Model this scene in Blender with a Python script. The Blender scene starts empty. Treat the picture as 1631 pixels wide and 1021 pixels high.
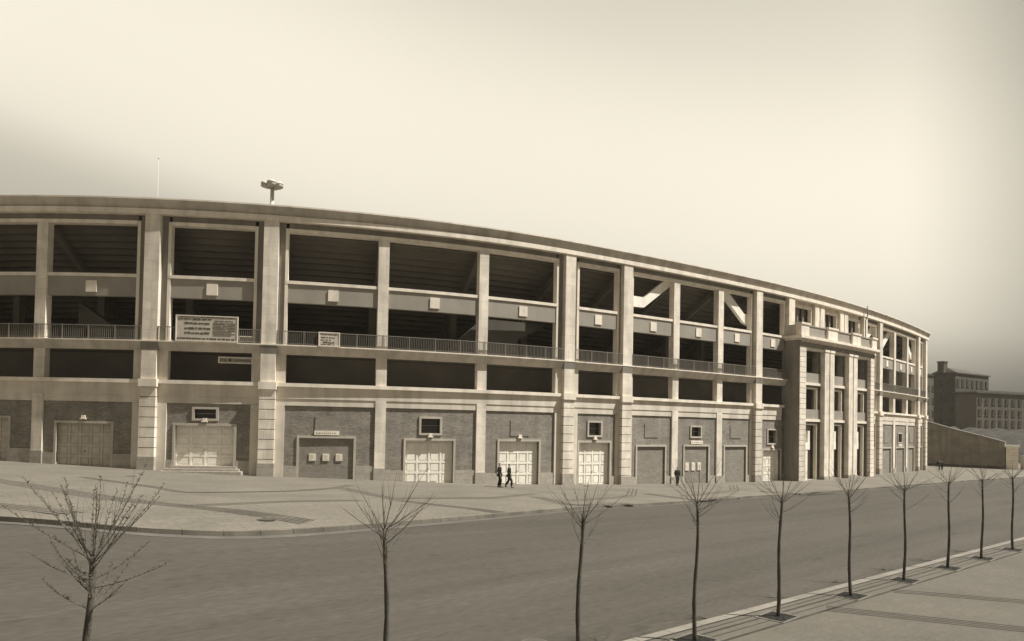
import bpy, math, random
from mathutils import Vector, Matrix

# ------------------------------------------------------------------ camera, sky, sun, exposure
scene = bpy.context.scene
COL = scene.collection
HAZE = .0002
W0, H0 = 1631.0, 1021.0
FPX, ROLL, CY, TILT = 1149.58, 0.0191, 652.66, 0.0227
cam_d = bpy.data.cameras.new("camera")
cam = bpy.data.objects.new("camera", cam_d); COL.objects.link(cam)
cam_d.sensor_width = 36.0
cam_d.lens = FPX / W0 * 36.0
cam_d.shift_y = (CY - H0 / 2) / W0
cam_d.clip_start = 0.1; cam_d.clip_end = 9000
cam.matrix_world = Matrix.Rotation(math.pi / 2 + TILT, 4, 'X') @ Matrix.Rotation(ROLL, 4, 'Z')
scene.camera = cam

ELEV = math.radians(55)
AZV = Vector((0.9929, -0.119)).normalized()
TO_SUN = Vector((AZV.x * math.cos(ELEV), AZV.y * math.cos(ELEV), math.sin(ELEV)))
sun_d = bpy.data.lights.new("sun", 'SUN'); sun = bpy.data.objects.new("sun", sun_d); COL.objects.link(sun)
sun_d.energy = 5.0; sun_d.angle = math.radians(0.5); sun_d.color = (1.0, 0.97, 0.90)
sun.rotation_euler = TO_SUN.to_track_quat('Z', 'Y').to_euler()
sun.location = TO_SUN * 200

world = bpy.data.worlds.new("World"); scene.world = world; world.use_nodes = True
nt = world.node_tree; nt.nodes.clear()
N = nt.nodes.new; LK = nt.links.new
out = N('ShaderNodeOutputWorld'); bg = N('ShaderNodeBackground'); sky = N('ShaderNodeTexSky')
sky.sky_type = 'NISHITA'; sky.sun_disc = False
sky.sun_elevation = ELEV; sky.sun_rotation = math.atan2(AZV.x, AZV.y)
sky.dust_density = 4.0; sky.air_density = 1.0
bw = N('ShaderNodeRGBToBW'); LK(sky.outputs[0], bw.inputs[0])
tc = N('ShaderNodeTexCoord'); sep = N('ShaderNodeSeparateXYZ'); LK(tc.outputs['Generated'], sep.inputs[0])
ramp = N('ShaderNodeValToRGB'); 
wx = N('ShaderNodeMath'); wx.operation = 'MULTIPLY_ADD'; wx.inputs[1].default_value = .20      # the haze lies deeper on the left
LK(sep.outputs['X'], wx.inputs[0]); LK(sep.outputs['Z'], wx.inputs[2]); LK(wx.outputs[0], ramp.inputs[0])       # dust and smoke thicken towards the horizon
SKY_RAMP = [(0.0, .95), (.12, 1.0), (.18, 1.25), (.23, 2.15), (.30, 2.5), (.40, 2.95), (.50, 2.6), (.66, 1.6), (1.0, .9)]
while len(ramp.color_ramp.elements) < len(SKY_RAMP): ramp.color_ramp.elements.new(0.5)
for el, (p, v) in zip(ramp.color_ramp.elements, SKY_RAMP): el.position = p; el.color = (v / 3.5, v / 3.5, v / 3.5, 1)
ramp.color_ramp.interpolation = 'B_SPLINE'
nz = N('ShaderNodeTexNoise'); nz.inputs['Scale'].default_value = 2.2; nz.inputs['Detail'].default_value = 3
LK(tc.outputs['Generated'], nz.inputs['Vector'])
nm = N('ShaderNodeMapRange'); nm.inputs[1].default_value = .3; nm.inputs[2].default_value = .7
nm.inputs[3].default_value = .985; nm.inputs[4].default_value = 1.015; LK(nz.outputs[0], nm.inputs[0])
m1 = N('ShaderNodeMath'); m1.operation = 'MULTIPLY'; LK(bw.outputs[0], m1.inputs[0]); LK(ramp.outputs[0], m1.inputs[1])
m2 = N('ShaderNodeMath'); m2.operation = 'MULTIPLY'; 
m3 = N('ShaderNodeMath'); m3.operation = 'MULTIPLY'; LK(m1.outputs[0], m3.inputs[0]); m3.inputs[1].default_value = 2.62
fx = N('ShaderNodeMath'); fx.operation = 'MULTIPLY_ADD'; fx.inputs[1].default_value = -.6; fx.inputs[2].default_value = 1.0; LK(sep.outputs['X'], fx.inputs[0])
fy = N('ShaderNodeMapRange'); fy.interpolation_type = 'SMOOTHSTEP'; LK(sep.outputs['Y'], fy.inputs[0])           # sky dimmed behind the camera to weaken the fill light on the facade
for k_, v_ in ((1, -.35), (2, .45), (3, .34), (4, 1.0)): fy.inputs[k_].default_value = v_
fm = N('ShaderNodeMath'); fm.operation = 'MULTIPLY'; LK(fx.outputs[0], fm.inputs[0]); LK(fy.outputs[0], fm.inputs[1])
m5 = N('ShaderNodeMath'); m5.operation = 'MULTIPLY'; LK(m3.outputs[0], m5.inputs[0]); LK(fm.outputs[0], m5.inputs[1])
bank = N('ShaderNodeMapRange'); bank.interpolation_type = 'SMOOTHSTEP'                       # edge darkening put into the sky colour towards the right
hx = N('ShaderNodeVectorMath'); hx.operation = 'MULTIPLY'; hx.inputs[1].default_value = (1, 1, 0); LK(tc.outputs['Generated'], hx.inputs[0])
hn = N('ShaderNodeVectorMath'); hn.operation = 'NORMALIZE'; LK(hx.outputs[0], hn.inputs[0]); hs = N('ShaderNodeSeparateXYZ'); LK(hn.outputs[0], hs.inputs[0])
LK(hs.outputs[0], bank.inputs[0]); bank.inputs[1].default_value = .46; bank.inputs[2].default_value = .66; bank.inputs[3].default_value = 1.0; bank.inputs[4].default_value = .45
m4 = N('ShaderNodeMath'); m4.operation = 'MULTIPLY'; LK(m5.outputs[0], m4.inputs[0]); LK(bank.outputs[0], m4.inputs[1])
LK(m4.outputs[0], m2.inputs[0]); LK(nm.outputs[0], m2.inputs[1])
tint = N('ShaderNodeMixRGB'); tint.blend_type = 'MULTIPLY'; tint.inputs[0].default_value = 1
LK(m2.outputs[0], tint.inputs[1]); tint.inputs[2].default_value = (1.0, .93, .77, 1)
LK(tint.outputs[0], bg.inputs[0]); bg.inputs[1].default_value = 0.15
LK(bg.outputs[0], out.inputs[0])
scene.view_settings.view_transform = 'Standard'; scene.view_settings.look = 'None'
scene.view_settings.exposure = 0.42; scene.view_settings.gamma = 1.0
scene.render.engine = 'CYCLES'
scene.cycles.max_bounces = 6

# ------------------------------------------------------------------ materials (old sepia tones)
def sepia(v): return (v, v * (.905 if v > .2 else .895), v * (.77 if v > .2 else .725), 1) if v < .78 else (v, v * .95, v * .85, 1)
def mat(name, v, rough=.85, var=.18, scale=1.5, stretch=(1, 1, 1), fine=.10, fine_scale=25, bump=0.0,
        brick=None, stain=0.0, spec=.3, uvn=False, spots=0.0):
    m = bpy.data.materials.new(name); m.use_nodes = True
    t = m.node_tree; n = t.nodes.new; l = t.links.new
    b = t.nodes['Principled BSDF']; b.inputs['Roughness'].default_value = rough
    b.inputs['Specular IOR Level'].default_value = spec
    geo = n('ShaderNodeNewGeometry'); mp = n('ShaderNodeMapping'); mp.inputs['Scale'].default_value = stretch
    if uvn: l(n('ShaderNodeUVMap').outputs[0], mp.inputs[0])
    else: l(geo.outputs['Position'], mp.inputs[0])
    def mul(a, bb):
        x = n('ShaderNodeMath'); x.operation = 'MULTIPLY'; l(a, x.inputs[0])
        if hasattr(bb, 'is_output'): l(bb, x.inputs[1])
        else: x.inputs[1].default_value = bb
        return x.outputs[0]
    def rng(s, a, c, lo=.3, hi=.7):
        r = n('ShaderNodeMapRange'); r.inputs[1].default_value = lo; r.inputs[2].default_value = hi
        r.inputs[3].default_value = a; r.inputs[4].default_value = c; l(s, r.inputs[0]); return r.outputs[0]
    n1 = n('ShaderNodeTexNoise'); n1.inputs['Scale'].default_value = scale; n1.inputs['Detail'].default_value = 5
    l(mp.outputs[0], n1.inputs['Vector'])
    n2 = n('ShaderNodeTexNoise'); n2.inputs['Scale'].default_value = fine_scale; n2.inputs['Detail'].default_value = 3
    l(mp.outputs[0], n2.inputs['Vector'])
    f = mul(rng(n1.outputs[0], 1 - var, 1 + var), rng(n2.outputs[0], 1 - fine, 1 + fine))
    if stain:                                                     # rain streaks running down the wall
        ms = n('ShaderNodeMapping'); ms.inputs['Scale'].default_value = (.8, .8, .10); l(geo.outputs['Position'], ms.inputs[0])
        n3 = n('ShaderNodeTexNoise'); n3.inputs['Scale'].default_value = 1.8; n3.inputs['Detail'].default_value = 6
        l(ms.outputs[0], n3.inputs['Vector']); f = mul(f, rng(n3.outputs[0], 1.0 + stain * .4, 1 - stain, .42, .75))
    if spots:                                                     # oil stains, patches and tyre tracks
        ms = n('ShaderNodeMapping'); ms.inputs['Scale'].default_value = (.35, 1.1, 1); l(n('ShaderNodeUVMap').outputs[0], ms.inputs[0])
        n4 = n('ShaderNodeTexNoise'); n4.inputs['Scale'].default_value = .9; n4.inputs['Detail'].default_value = 4; n4.inputs['Roughness'].default_value = .65
        l(ms.outputs[0], n4.inputs['Vector']); f = mul(f, rng(n4.outputs[0], 1.0, 1 - spots, .60, .70))
        ms = n('ShaderNodeMapping'); ms.inputs['Scale'].default_value = (.015, 1.6, 1); l(n('ShaderNodeUVMap').outputs[0], ms.inputs[0])
        n5 = n('ShaderNodeTexNoise'); n5.inputs['Scale'].default_value = .8; n5.inputs['Detail'].default_value = 3
        l(ms.outputs[0], n5.inputs['Vector']); f = mul(f, rng(n5.outputs[0], 1 - spots * .35, 1 + spots * .35, .35, .65))
    if brick:
        bwid, bh, mortar, contrast, mcol = brick
        uv = n('ShaderNodeUVMap'); br = n('ShaderNodeTexBrick'); l(uv.outputs[0], br.inputs['Vector'])
        br.inputs['Scale'].default_value = 1.0; br.inputs['Brick Width'].default_value = bwid; br.inputs['Row Height'].default_value = bh
        br.inputs['Mortar Size'].default_value = mortar; br.inputs['Mortar Smooth'].default_value = .2
        br.inputs['Color1'].default_value = (1 - contrast,) * 3 + (1,); br.inputs['Color2'].default_value = (1 + contrast,) * 3 + (1,)
        br.inputs['Mortar'].default_value = (mcol,) * 3 + (1,)
        f = mul(br.outputs[0], f)
    sc = n('ShaderNodeMixRGB'); sc.blend_type = 'MULTIPLY'; sc.inputs[0].default_value = 1
    sc.inputs[1].default_value = sepia(v); l(f, sc.inputs[2]); l(sc.outputs[0], b.inputs['Base Color'])
    if bump:
        bp = n('ShaderNodeBump'); bp.inputs['Strength'].default_value = bump; bp.inputs['Distance'].default_value = .02
        l(n2.outputs[0], bp.inputs['Height']); l(bp.outputs[0], b.inputs['Normal'])
    return m
M = dict(
    stone=mat('pale_stone', .71, var=.13, scale=1.2, fine=.08, stain=.26, brick=(1.0, .67, .012, .05, .80), bump=.1),
    render=mat('pale_render', .62, var=.12, scale=.8, fine=.08, stain=.18),
    trim=mat('trim_stone', .775, var=.08, fine=.06, stain=.18),
    fascia=mat('fascia_render', .50, var=.12, scale=.6, fine=.08, stain=.22),
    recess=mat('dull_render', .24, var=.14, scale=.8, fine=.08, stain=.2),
    spandrel=mat('spandrel_render', .31, var=.10, scale=.7, fine=.06, stain=.06),
    plinth=mat('granite', .38, var=.12, scale=3, fine=.22, fine_scale=40, brick=(1.4, .45, .012, .06, .75)),
    brick=mat('brown_brick', .22, var=.16, scale=.7, stretch=(1, 1, 2.2), fine=.22, fine_scale=9, stain=.18, brick=(.26, .075, .010, .22, 1.25), bump=.2),
    blocked=mat('infill_brick', .23, var=.12, scale=.9, stretch=(1, 1, 3), fine=.2, fine_scale=9, brick=(.26, .075, .010, .16, 1.2)),
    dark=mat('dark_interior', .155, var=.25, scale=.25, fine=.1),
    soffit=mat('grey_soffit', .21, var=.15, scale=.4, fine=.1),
    white=mat('white_paint', .86, rough=.55, var=.07, scale=2.0, fine=.05, stain=.10),
    grey_door=mat('grey_paint', .52, rough=.6, var=.1, fine=.06),
    iron=mat('painted_iron', .22, rough=.5, var=.08, fine=.05),
    glass=mat('dark_glass', .03, rough=.12, var=.3, scale=.8, fine=.1, spec=.5),
    paper=mat('paper', .72, var=.08, scale=6, fine=.06),
    board=mat('signboard', .56, var=.10, scale=3, fine=.06, stain=.10),
    ink=mat('ink', .10, var=.35, scale=9, fine=.2),
    road=mat('road_asphalt', .075, var=.10, scale=.35, stretch=(.3, 1, 1), fine=.16, fine_scale=9, bump=.2, uvn=True, spots=.26),
    forecourt=mat('forecourt_paving', .168, var=.12, scale=.3, fine=.14, fine_scale=5, bump=.1, uvn=True, brick=(1.2, .6, .022, .05, .80)),
    pavement=mat('near_paving', .118, var=.10, scale=.4, fine=.12, fine_scale=14, bump=.15, brick=(.4, .2, .006, .05, .85)),
    kerb=mat('kerb_stone', .22, var=.15, scale=1.2, fine=.14, brick=(1.1, 5., .02, .08, .55)),
    sett=mat('dark_setts', .085, var=.2, scale=1.2, fine=.18),
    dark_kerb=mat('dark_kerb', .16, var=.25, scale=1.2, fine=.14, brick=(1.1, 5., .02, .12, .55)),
    joint=mat('dark_joint', .05, var=.3, scale=2, fine=.25),
    soil=mat('soil', .014, var=.3, scale=5, fine=.3, bump=.6),
    bark=mat('bark', .085, var=.3, scale=14, stretch=(1, 1, .3), fine=.2, fine_scale=60, bump=.4),
    twig=mat('twig', .125, var=.25, scale=14, fine=.2, fine_scale=60),
    land=mat('land', .16, var=.2, scale=.02, fine=.15, fine_scale=.3),
    far_brick=mat('far_brick', .085, var=.15, scale=.15, fine=.1, fine_scale=1.5),
    far_light=mat('far_render', .105, var=.15, scale=.15, fine=.1, fine_scale=1.5),
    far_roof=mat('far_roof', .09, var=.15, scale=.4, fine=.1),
    bank=mat('dark_bank', .045, var=.35, scale=.5, fine=.3, fine_scale=3),
    frame=mat('frame_stone', .47, var=.08, fine=.06, stain=.12),
    far_glass=mat('far_window', .06, rough=.3, var=.2, fine=.1),
    wall=mat('old_wall', .20, var=.2, scale=.4, stretch=(1, 1, 2), fine=.15, fine_scale=4, stain=.2),
    black=mat('dark_cloth', .022, var=.2, scale=8, fine=.1), greycloth=mat('grey_cloth', .045, var=.2, scale=8, fine=.1),
    pale=mat('pale_cloth', .42, var=.12, scale=8, fine=.08), skin=mat('skin', .36, var=.06, fine=.04), hair=mat('hair', .02, var=.2, fine=.1),
    shoe=mat('shoe', .03, var=.2, fine=.1), metal=mat('white_metal', .62, rough=.4, var=.06, fine=.04), lampmetal=mat('lamp_metal', .42, rough=.4, var=.1, fine=.05),
)

# ------------------------------------------------------------------ plan curve of the facade and the lie of the land
PX0, PY0, TH0 = -24.4882, 49.0071, .072
KS = [.0151, .0158, .0038, .0053, .0036, .0024]; BR = [7.7, 30.63, 54.57, 77.85, 101.79]
DS = .05; SMIN = -40.0
def _table():
    def run(sg, n):
        x, y, t = PX0, PY0, TH0; o = [(x, y, t)]
        for i in range(n):
            s = sg * (i + .5) * DS; k = KS[sum(1 for b in BR if b < s)]
            t1 = t + sg * DS * k; tm = (t + t1) / 2
            x += sg * DS * math.cos(tm); y += sg * DS * math.sin(tm); t = t1; o.append((x, y, t))
        return o
    a = run(1, int(125 / DS)); b = run(-1, int(-SMIN / DS)); return b[::-1][:-1] + a
TAB = _table()
def curve(s):
    f = (s - SMIN) / DS; i = max(0, min(len(TAB) - 2, int(f))); w = f - i
    return tuple(TAB[i][j] * (1 - w) + TAB[i + 1][j] * w for j in range(3))
def P(s, d, z):
    x, y, t = curve(s); return (x + d * math.sin(t), y - d * math.cos(t), z)
CU, SU = .743, .669
def uv2xy(u, v): return (u * CU + v * SU, u * SU - v * CU)
UZ = [(-60, -2.3), (-10, -2.6), (7.1, -3.0), (15, -3.44), (20.3, -3.75), (27.3, -4.04), (34.1, -4.37), (41, -4.58), (53.5, -4.87), (65.6, -5.02), (95, -5.1), (113.5, -5.3), (140, -5.35), (400, -5.6)]
def interp(x, tab):
    if x <= tab[0][0]: return tab[0][1]
    for (a, b), (c, d) in zip(tab, tab[1:]):
        if x <= c: return b + (d - b) * (x - a) / (c - a)
    return tab[-1][1]
NEAR = -4.6
def gz(x, y):                                                # height of the paving, smooth from the near pavement to the stadium
    u = x * CU + y * SU; v = x * SU - y * CU
    zf = interp(u, UZ); t = min(1, max(0, (-12 - v) / 14)); t = t * t * (3 - 2 * t)
    return NEAR + (zf - NEAR) * t
def gs(s, d=.3):
    p = P(s, d, 0); return gz(p[0], p[1])

# ------------------------------------------------------------------ mesh helpers
class MB:
    def __init__(s): s.v = []; s.f = []; s.uv = []; s.sm = []
    def face(s, idx, uvs, sm=False): s.f.append(idx); s.uv.append(uvs); s.sm.append(sm)
    def strip(s, s0, s1, z0, z1, d0, d1, step=1.0):          # box bent along the facade; z may be a function of station
        n = max(1, int(math.ceil((s1 - s0) / step))); b = len(s.v); info = []
        for i in range(n + 1):
            q = s0 + (s1 - s0) * i / n
            za = z0(q) if callable(z0) else z0; zb = z1(q) if callable(z1) else z1
            for d, z in ((d1, za), (d1, zb), (d0, zb), (d0, za)):
                s.v.append(P(q, d, z)); info.append((q, d, z))
        for i in range(n):
            a = b + i * 4; c = a + 4
            for j in range(4):
                k = (j + 1) % 4; idx = [a + j, c + j, c + k, a + k]
                uvs = [(info[t - b][0], info[t - b][2] if j in (0, 2) else info[t - b][1]) for t in idx]
                s.face(idx, uvs)
        for a, rev in ((b, 0), (b + n * 4, 1)):
            idx = [a, a + 1, a + 2, a + 3]; idx = idx[::-1] if rev else idx
            s.face(idx, [(info[t - b][1], info[t - b][2]) for t in idx])
        return s
    def slant(s, s0, s1, prof, step=1.0):                   # any (d, z) profile swept along the facade
        n = max(1, int(math.ceil((s1 - s0) / step))); b = len(s.v); m = len(prof); info = []
        for i in range(n + 1):
            q = s0 + (s1 - s0) * i / n
            for d, z in prof: s.v.append(P(q, d, z)); info.append((q, d + z))
        for i in range(n):
            for j in range(m):
                k = (j + 1) % m; idx = [b + i * m + j, b + (i + 1) * m + j, b + (i + 1) * m + k, b + i * m + k]; s.face(idx, [info[t - b] for t in idx])
        s.face([b + j for j in range(m)], [(0, 0)] * m); s.face([b + n * m + j for j in range(m)][::-1], [(0, 0)] * m)
        return s
    def box(s, c, size, ax=(1, 0), taper=1.0):               # box on its base centre, turned to the horizontal axis ax
        ex = Vector((ax[0], ax[1], 0)).normalized(); ey = Vector((-ex.y, ex.x, 0)); w, d, h = size
        b = len(s.v); loc = []
        for z, k in ((0, 1), (h, taper)):
            for a, e in ((-1, -1), (1, -1), (1, 1), (-1, 1)):
                p = Vector(c) + ex * (a * w / 2 * k) + ey * (e * d / 2 * k) + Vector((0, 0, z)); s.v.append(tuple(p)); loc.append((a * w / 2, e * d / 2, z))
        for q in ((0, 1, 5, 4), (1, 2, 6, 5), (2, 3, 7, 6), (3, 0, 4, 7), (4, 5, 6, 7), (3, 2, 1, 0)):
            fl = q in ((4, 5, 6, 7), (3, 2, 1, 0)); side = q in ((1, 2, 6, 5), (3, 0, 4, 7))
            s.face([b + i for i in q], [(loc[i][1] if side else loc[i][0], loc[i][1] if fl else loc[i][2] + c[2]) for i in q])
        return s
    def tube(s, pts, rad, n=6, cap=True, sm=True):
        pts = [Vector(p) for p in pts]; rings = []
        for i, p in enumerate(pts):
            t = (pts[min(i + 1, len(pts) - 1)] - pts[max(i - 1, 0)]).normalized()
            a = t.cross(Vector((0, 0, 1)) if abs(t.z) < .9 else Vector((1, 0, 0))).normalized(); bb = t.cross(a)
            r = rad[i] if hasattr(rad, '__len__') else rad; o = len(s.v)
            for k in range(n):
                an = 2 * math.pi * k / n; s.v.append(tuple(p + (a * math.cos(an) + bb * math.sin(an)) * r))
            rings.append(o)
        for i in range(len(rings) - 1):
            for k in range(n):
                k2 = (k + 1) % n; s.face([rings[i] + k, rings[i] + k2, rings[i + 1] + k2, rings[i + 1] + k][::-1], [(k / n, i), (k2 / n, i), (k2 / n, i + 1), (k / n, i + 1)], sm)
        if cap:
            s.face([rings[0] + k for k in range(n)], [(0, 0)] * n); s.face([rings[-1] + k for k in range(n)][::-1], [(0, 0)] * n)
        return s
    def poly(s, pts, thick):                                 # flat outline given as front points, pushed back by thick
        n = len(pts); b = len(s.v); t = Vector(thick)
        s.v += [tuple(p) for p in pts] + [tuple(Vector(p) + t) for p in pts]
        s.face(list(range(b, b + n)), [(p[0], p[2]) for p in pts]); s.face(list(range(b + n, b + 2 * n))[::-1], [(p[0], p[2]) for p in pts][::-1])
        for i in range(n):
            j = (i + 1) % n; s.face([b + j, b + i, b + n + i, b + n + j], [(0, 0)] * 4)
        return s
    def build(s, name, m, parent=None, origin=None):
        me = bpy.data.meshes.new(name); o = bpy.data.objects.new(name, me); COL.objects.link(o)
        org = Vector(origin) if origin is not None else (parent_origin(parent) if parent else Vector((0, 0, 0)))
        me.from_pydata([tuple(Vector(p) - org) for p in s.v], [], s.f)
        ul = me.uv_layers.new(name='uv'); i = 0
        for u in s.uv:
            for a in u: ul.data[i].uv = a; i += 1
        me.polygons.foreach_set('use_smooth', s.sm)
        me.materials.append(m); me.update()
        if parent: o.parent = parent
        elif origin is not None: o.location = org
        return o
def parent_origin(p):
    v = Vector((0, 0, 0))
    while p: v += p.location; p = p.parent
    return v
def tag(o, label=None, cat=None, group=None, kind=None):
    if label: o['label'] = label
    if cat: o['category'] = cat
    if group: o['group'] = group
    if kind: o['kind'] = kind
    return o
def thing(name, loc, label, cat, group=None):
    o = bpy.data.objects.new(name, None); COL.objects.link(o); o.location = loc; o.empty_display_size = .3
    return tag(o, label, cat, group)

# ------------------------------------------------------------------ ground, road, pavements
KF = [(-60, -70), (-30, -46), (-12, -35), (-5, -31), (0, -28), (3.1, -25.7), (4.9, -23.7), (7.1, -22.2), (9.1, -21.9), (12.2, -22.15), (17, -22.95), (21, -23.8), (32.3, -25.95), (49, -27.4), (69, -27.2), (107.6, -24.9), (140, -23.6), (330, -20)]
def kf(u):                                                   # smoothed far kerb line
    return sum(interp(u + o, KF) for o in (-1.5, -.75, 0, .75, 1.5)) / 5
def kn(u): return -10.55 + .0435 * min(u, 60) + .01 * max(0, u - 60)
US = [-60 + i * 1.0 for i in range(31)] + [-29 + .5 * i for i in range(240)] + [91 + 3 * i for i in range(80)]
def sheet(name, fa, fb, nv, dz, m, skirt=0):
    b = MB(); n = nv + 1
    for u in US:
        for j in range(n):
            v = fa(u) + (fb(u) - fa(u)) * j / nv; x, y = uv2xy(u, v); b.v.append((x, y, gz(x, y) + dz))
    for i in range(len(US) - 1):
        for j in range(nv):
            q = [i * n + j, i * n + j + 1, (i + 1) * n + j + 1, (i + 1) * n + j]
            b.face(q[::-1], [(US[t // n], (fa(US[t // n]) + (fb(US[t // n]) - fa(US[t // n])) * (t % n) / nv)) for t in q[::-1]], True)
    return tag(b.build(name, m), kind='structure')
sheet('road', kn, kf, 14, -.14, M['road'])
sheet('forecourt_pavement', lambda u: kf(u) - .125, lambda u: -95, 40, 0, M['forecourt'])
sheet('near_pavement', lambda u: 14, lambda u: kn(u) + .26, 16, 0, M['pavement'])
def kerb(name, f0, f1, top, m='kerb'):
    b = MB(); n = 4
    for u in US:
        for v, z in ((f0(u), -.3), (f0(u), top), (f1(u), top), (f1(u), -.3)):
            x, y = uv2xy(u, v); b.v.append((x, y, gz(x, y) + z))
    for i in range(len(US) - 1):
        for j in range(3):
            q = [i * 4 + j, (i + 1) * 4 + j, (i + 1) * 4 + j + 1, i * 4 + j + 1]
            b.face(q, [(US[t // 4], .3 * (t % 4)) for t in q])
    return tag(b.build(name, M[m]), kind='structure')
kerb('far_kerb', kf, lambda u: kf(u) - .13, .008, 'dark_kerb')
kerb('near_kerb', kn, lambda u: kn(u) + .265, .008)
b = MB(); R = 4000; zc = -8.0
b.v = [(-R, -R, zc), (R, -R, zc), (R, R, zc), (-R, R, zc)]; b.face([0, 1, 2, 3], [(0, 0)] * 4)
tag(b.build('ground', M['land']), kind='structure')
def ribbon(bm, pts, off, w, dz=.006, seg=.5):
    path = []
    for (a, c) in zip(pts, pts[1:]):
        n = max(1, int(math.dist(a, c) / seg))
        for i in range(n): path.append((a[0] + (c[0] - a[0]) * i / n, a[1] + (c[1] - a[1]) * i / n))
    path.append(pts[-1])
    for _ in range(3): path = [path[0]] + [((p[0] + 2 * q[0] + r[0]) / 4, (p[1] + 2 * q[1] + r[1]) / 4) for p, q, r in zip(path, path[1:], path[2:])] + [path[-1]]
    o = len(bm.v)
    for i, p in enumerate(path):
        a = path[max(i - 1, 0)]; c = path[min(i + 1, len(path) - 1)]; t = Vector((c[0] - a[0], c[1] - a[1])).normalized(); nn = Vector((-t.y, t.x))
        for q in (off - w / 2, off + w / 2):
            x, y = p[0] + nn.x * q, p[1] + nn.y * q; bm.v.append((x, y, gz(x, y) + dz))
    for i in range(len(path) - 1):
        bm.face([o + i * 2, o + i * 2 + 1, o + i * 2 + 3, o + i * 2 + 2][::-1], [(0, 0)] * 4)
BANDS = [([(-30, 37.5), (-23.3, 33.0), (-14.8, 27.0), (-11.7, 25.9), (-6.9, 24.7)], 5, .22, .07),
         ([(-22.35, 37.7), (-16.3, 33.6), (-14.35, 31.6), (-11.36, 36.1), (-10.2, 40.5), (-9.9, 45)], 3, .22, .09),
         ([(-11.7, 25.9), (-9.4, 30.5), (-6.9, 33.5)], 3, .25, .08),
         ([(-9.9, 42), (-5, 34.6), (-.3, 31.9)], 4, .24, .08), ([(-5.6, 36.5), (-.8, 40), (1.5, 46)], 3, .26, .09),
         ([(1.5, 43), (3.2, 37.5), (7, 41.3)], 4, .25, .09), ([(3.2, 41), (8, 48), (9.5, 56)], 3, .28, .09),
         ([(9.5, 51), (12, 46.6), (16, 51.4)], 4, .28, .1), ([(12, 50), (18, 58), (20, 65)], 3, .3, .1),
         ([(20, 58), (23, 57), (27, 61)], 4, .3, .1), ([(-30, 30), (-19, 24.7), (-13.5, 22.3)], 4, .25, .08)]
for pts, n, gap, w in BANDS:
    b = MB()
    for k in range(n): ribbon(b, pts, (k - (n - 1) / 2) * gap, w)
    tag(b.build('paving_band', M['sett']), kind='structure')
for a, c, n, gap, w in [((8.3, 18.95), (14.2, 16.45), 4, .17, .05), ((11.2, 21.2), (16.5, 19.4), 3, .2, .05)]:
    b = MB()
    for k in range(n): ribbon(b, [a, c], (k - (n - 1) / 2) * gap, w)
    tag(b.build('paving_band', M['joint']), kind='structure')
b = MB(); ribbon(b, [uv2xy(u * .5, kf(u * .5) + .22) for u in range(-16, 260)], 0, .30, -.134); tag(b.build('gutter', M['kerb']), kind='structure')
for off, w in ((.29, .06), (.50, .03), (.72, .07), (1.30, .08), (.98, .03)):
    b = MB(); ribbon(b, [uv2xy(u, kn(u) + off) for u in range(-6, 60, 2)], 0, w)
    tag(b.build('paving_band', M['joint']), kind='structure')

# ------------------------------------------------------------------ the stadium
SC = P(45, 0, 0); ST = thing('stadium', (SC[0], SC[1], -4.9), 'long curved concrete and brick stadium with open galleries, stone pilasters and a tall entrance portal', 'stadium')
SA, SB = -31.4, 105.45
PIL = [-30.6, -22.9, -.06, 7.65, 30.48, 36.55, 54.34, 60.05, 77.75, 83.04, 100.3, 104.85]
THIN = [-15.3, -7.54, 15.33, 22.92, 42.65, 48.7, 89.27, 95.13]
def part(bm, name, m, par=None): return bm.build(name, M[m], par or ST)
# interior: floors, rear wall, roof, end walls
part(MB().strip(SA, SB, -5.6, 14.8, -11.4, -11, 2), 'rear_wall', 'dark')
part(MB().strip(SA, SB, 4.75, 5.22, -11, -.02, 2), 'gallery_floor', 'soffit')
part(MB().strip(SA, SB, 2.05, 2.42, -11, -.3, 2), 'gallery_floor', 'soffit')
part(MB().strip(SA, SB, 2.42, 4.75, -3.5, -3.2, 2), 'mezzanine_bounce_wall', 'soffit')  # partition added close behind the openings to catch and bounce sky light
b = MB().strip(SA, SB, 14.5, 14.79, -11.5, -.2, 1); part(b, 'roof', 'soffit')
part(MB().strip(SA - .3, SA, -5.6, 14.6, -11.4, .1), 'end_wall', 'brick')
part(MB().strip(SB - .02, SB + .28, -6.2, 14.5, -30, .12, 1), 'end_wall', 'render')
# stepped underside of the upper stand and the columns that carry it
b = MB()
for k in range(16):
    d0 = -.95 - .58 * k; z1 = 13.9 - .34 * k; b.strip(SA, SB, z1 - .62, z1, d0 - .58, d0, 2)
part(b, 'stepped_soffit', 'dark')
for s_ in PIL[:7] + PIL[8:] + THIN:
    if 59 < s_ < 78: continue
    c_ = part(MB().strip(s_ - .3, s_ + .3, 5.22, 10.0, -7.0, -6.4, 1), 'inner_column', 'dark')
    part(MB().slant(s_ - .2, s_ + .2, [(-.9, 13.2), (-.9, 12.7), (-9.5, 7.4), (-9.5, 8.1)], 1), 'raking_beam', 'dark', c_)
# eaves
b = MB().slant(SA - .4, SB + .7, [(.42, 14.22), (.78, 14.798), (-.15, 14.798), (-.15, 14.22)]); part(b, 'fascia', 'fascia')
b = MB().strip(SA - .45, SB + .78, 14.80, 14.90, -.6, .82); part(b, 'cornice', 'trim')
b = MB().strip(SA - .35, SB + .62, 13.88, 14.218, -.1, .60); part(b, 'cornice_moulding', 'trim')
# a thin back ridge on the roof edge
part(MB().strip(SA, SB, 14.80, 15.10, -1.6, -.62), 'roof_kerb', 'render')
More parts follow.
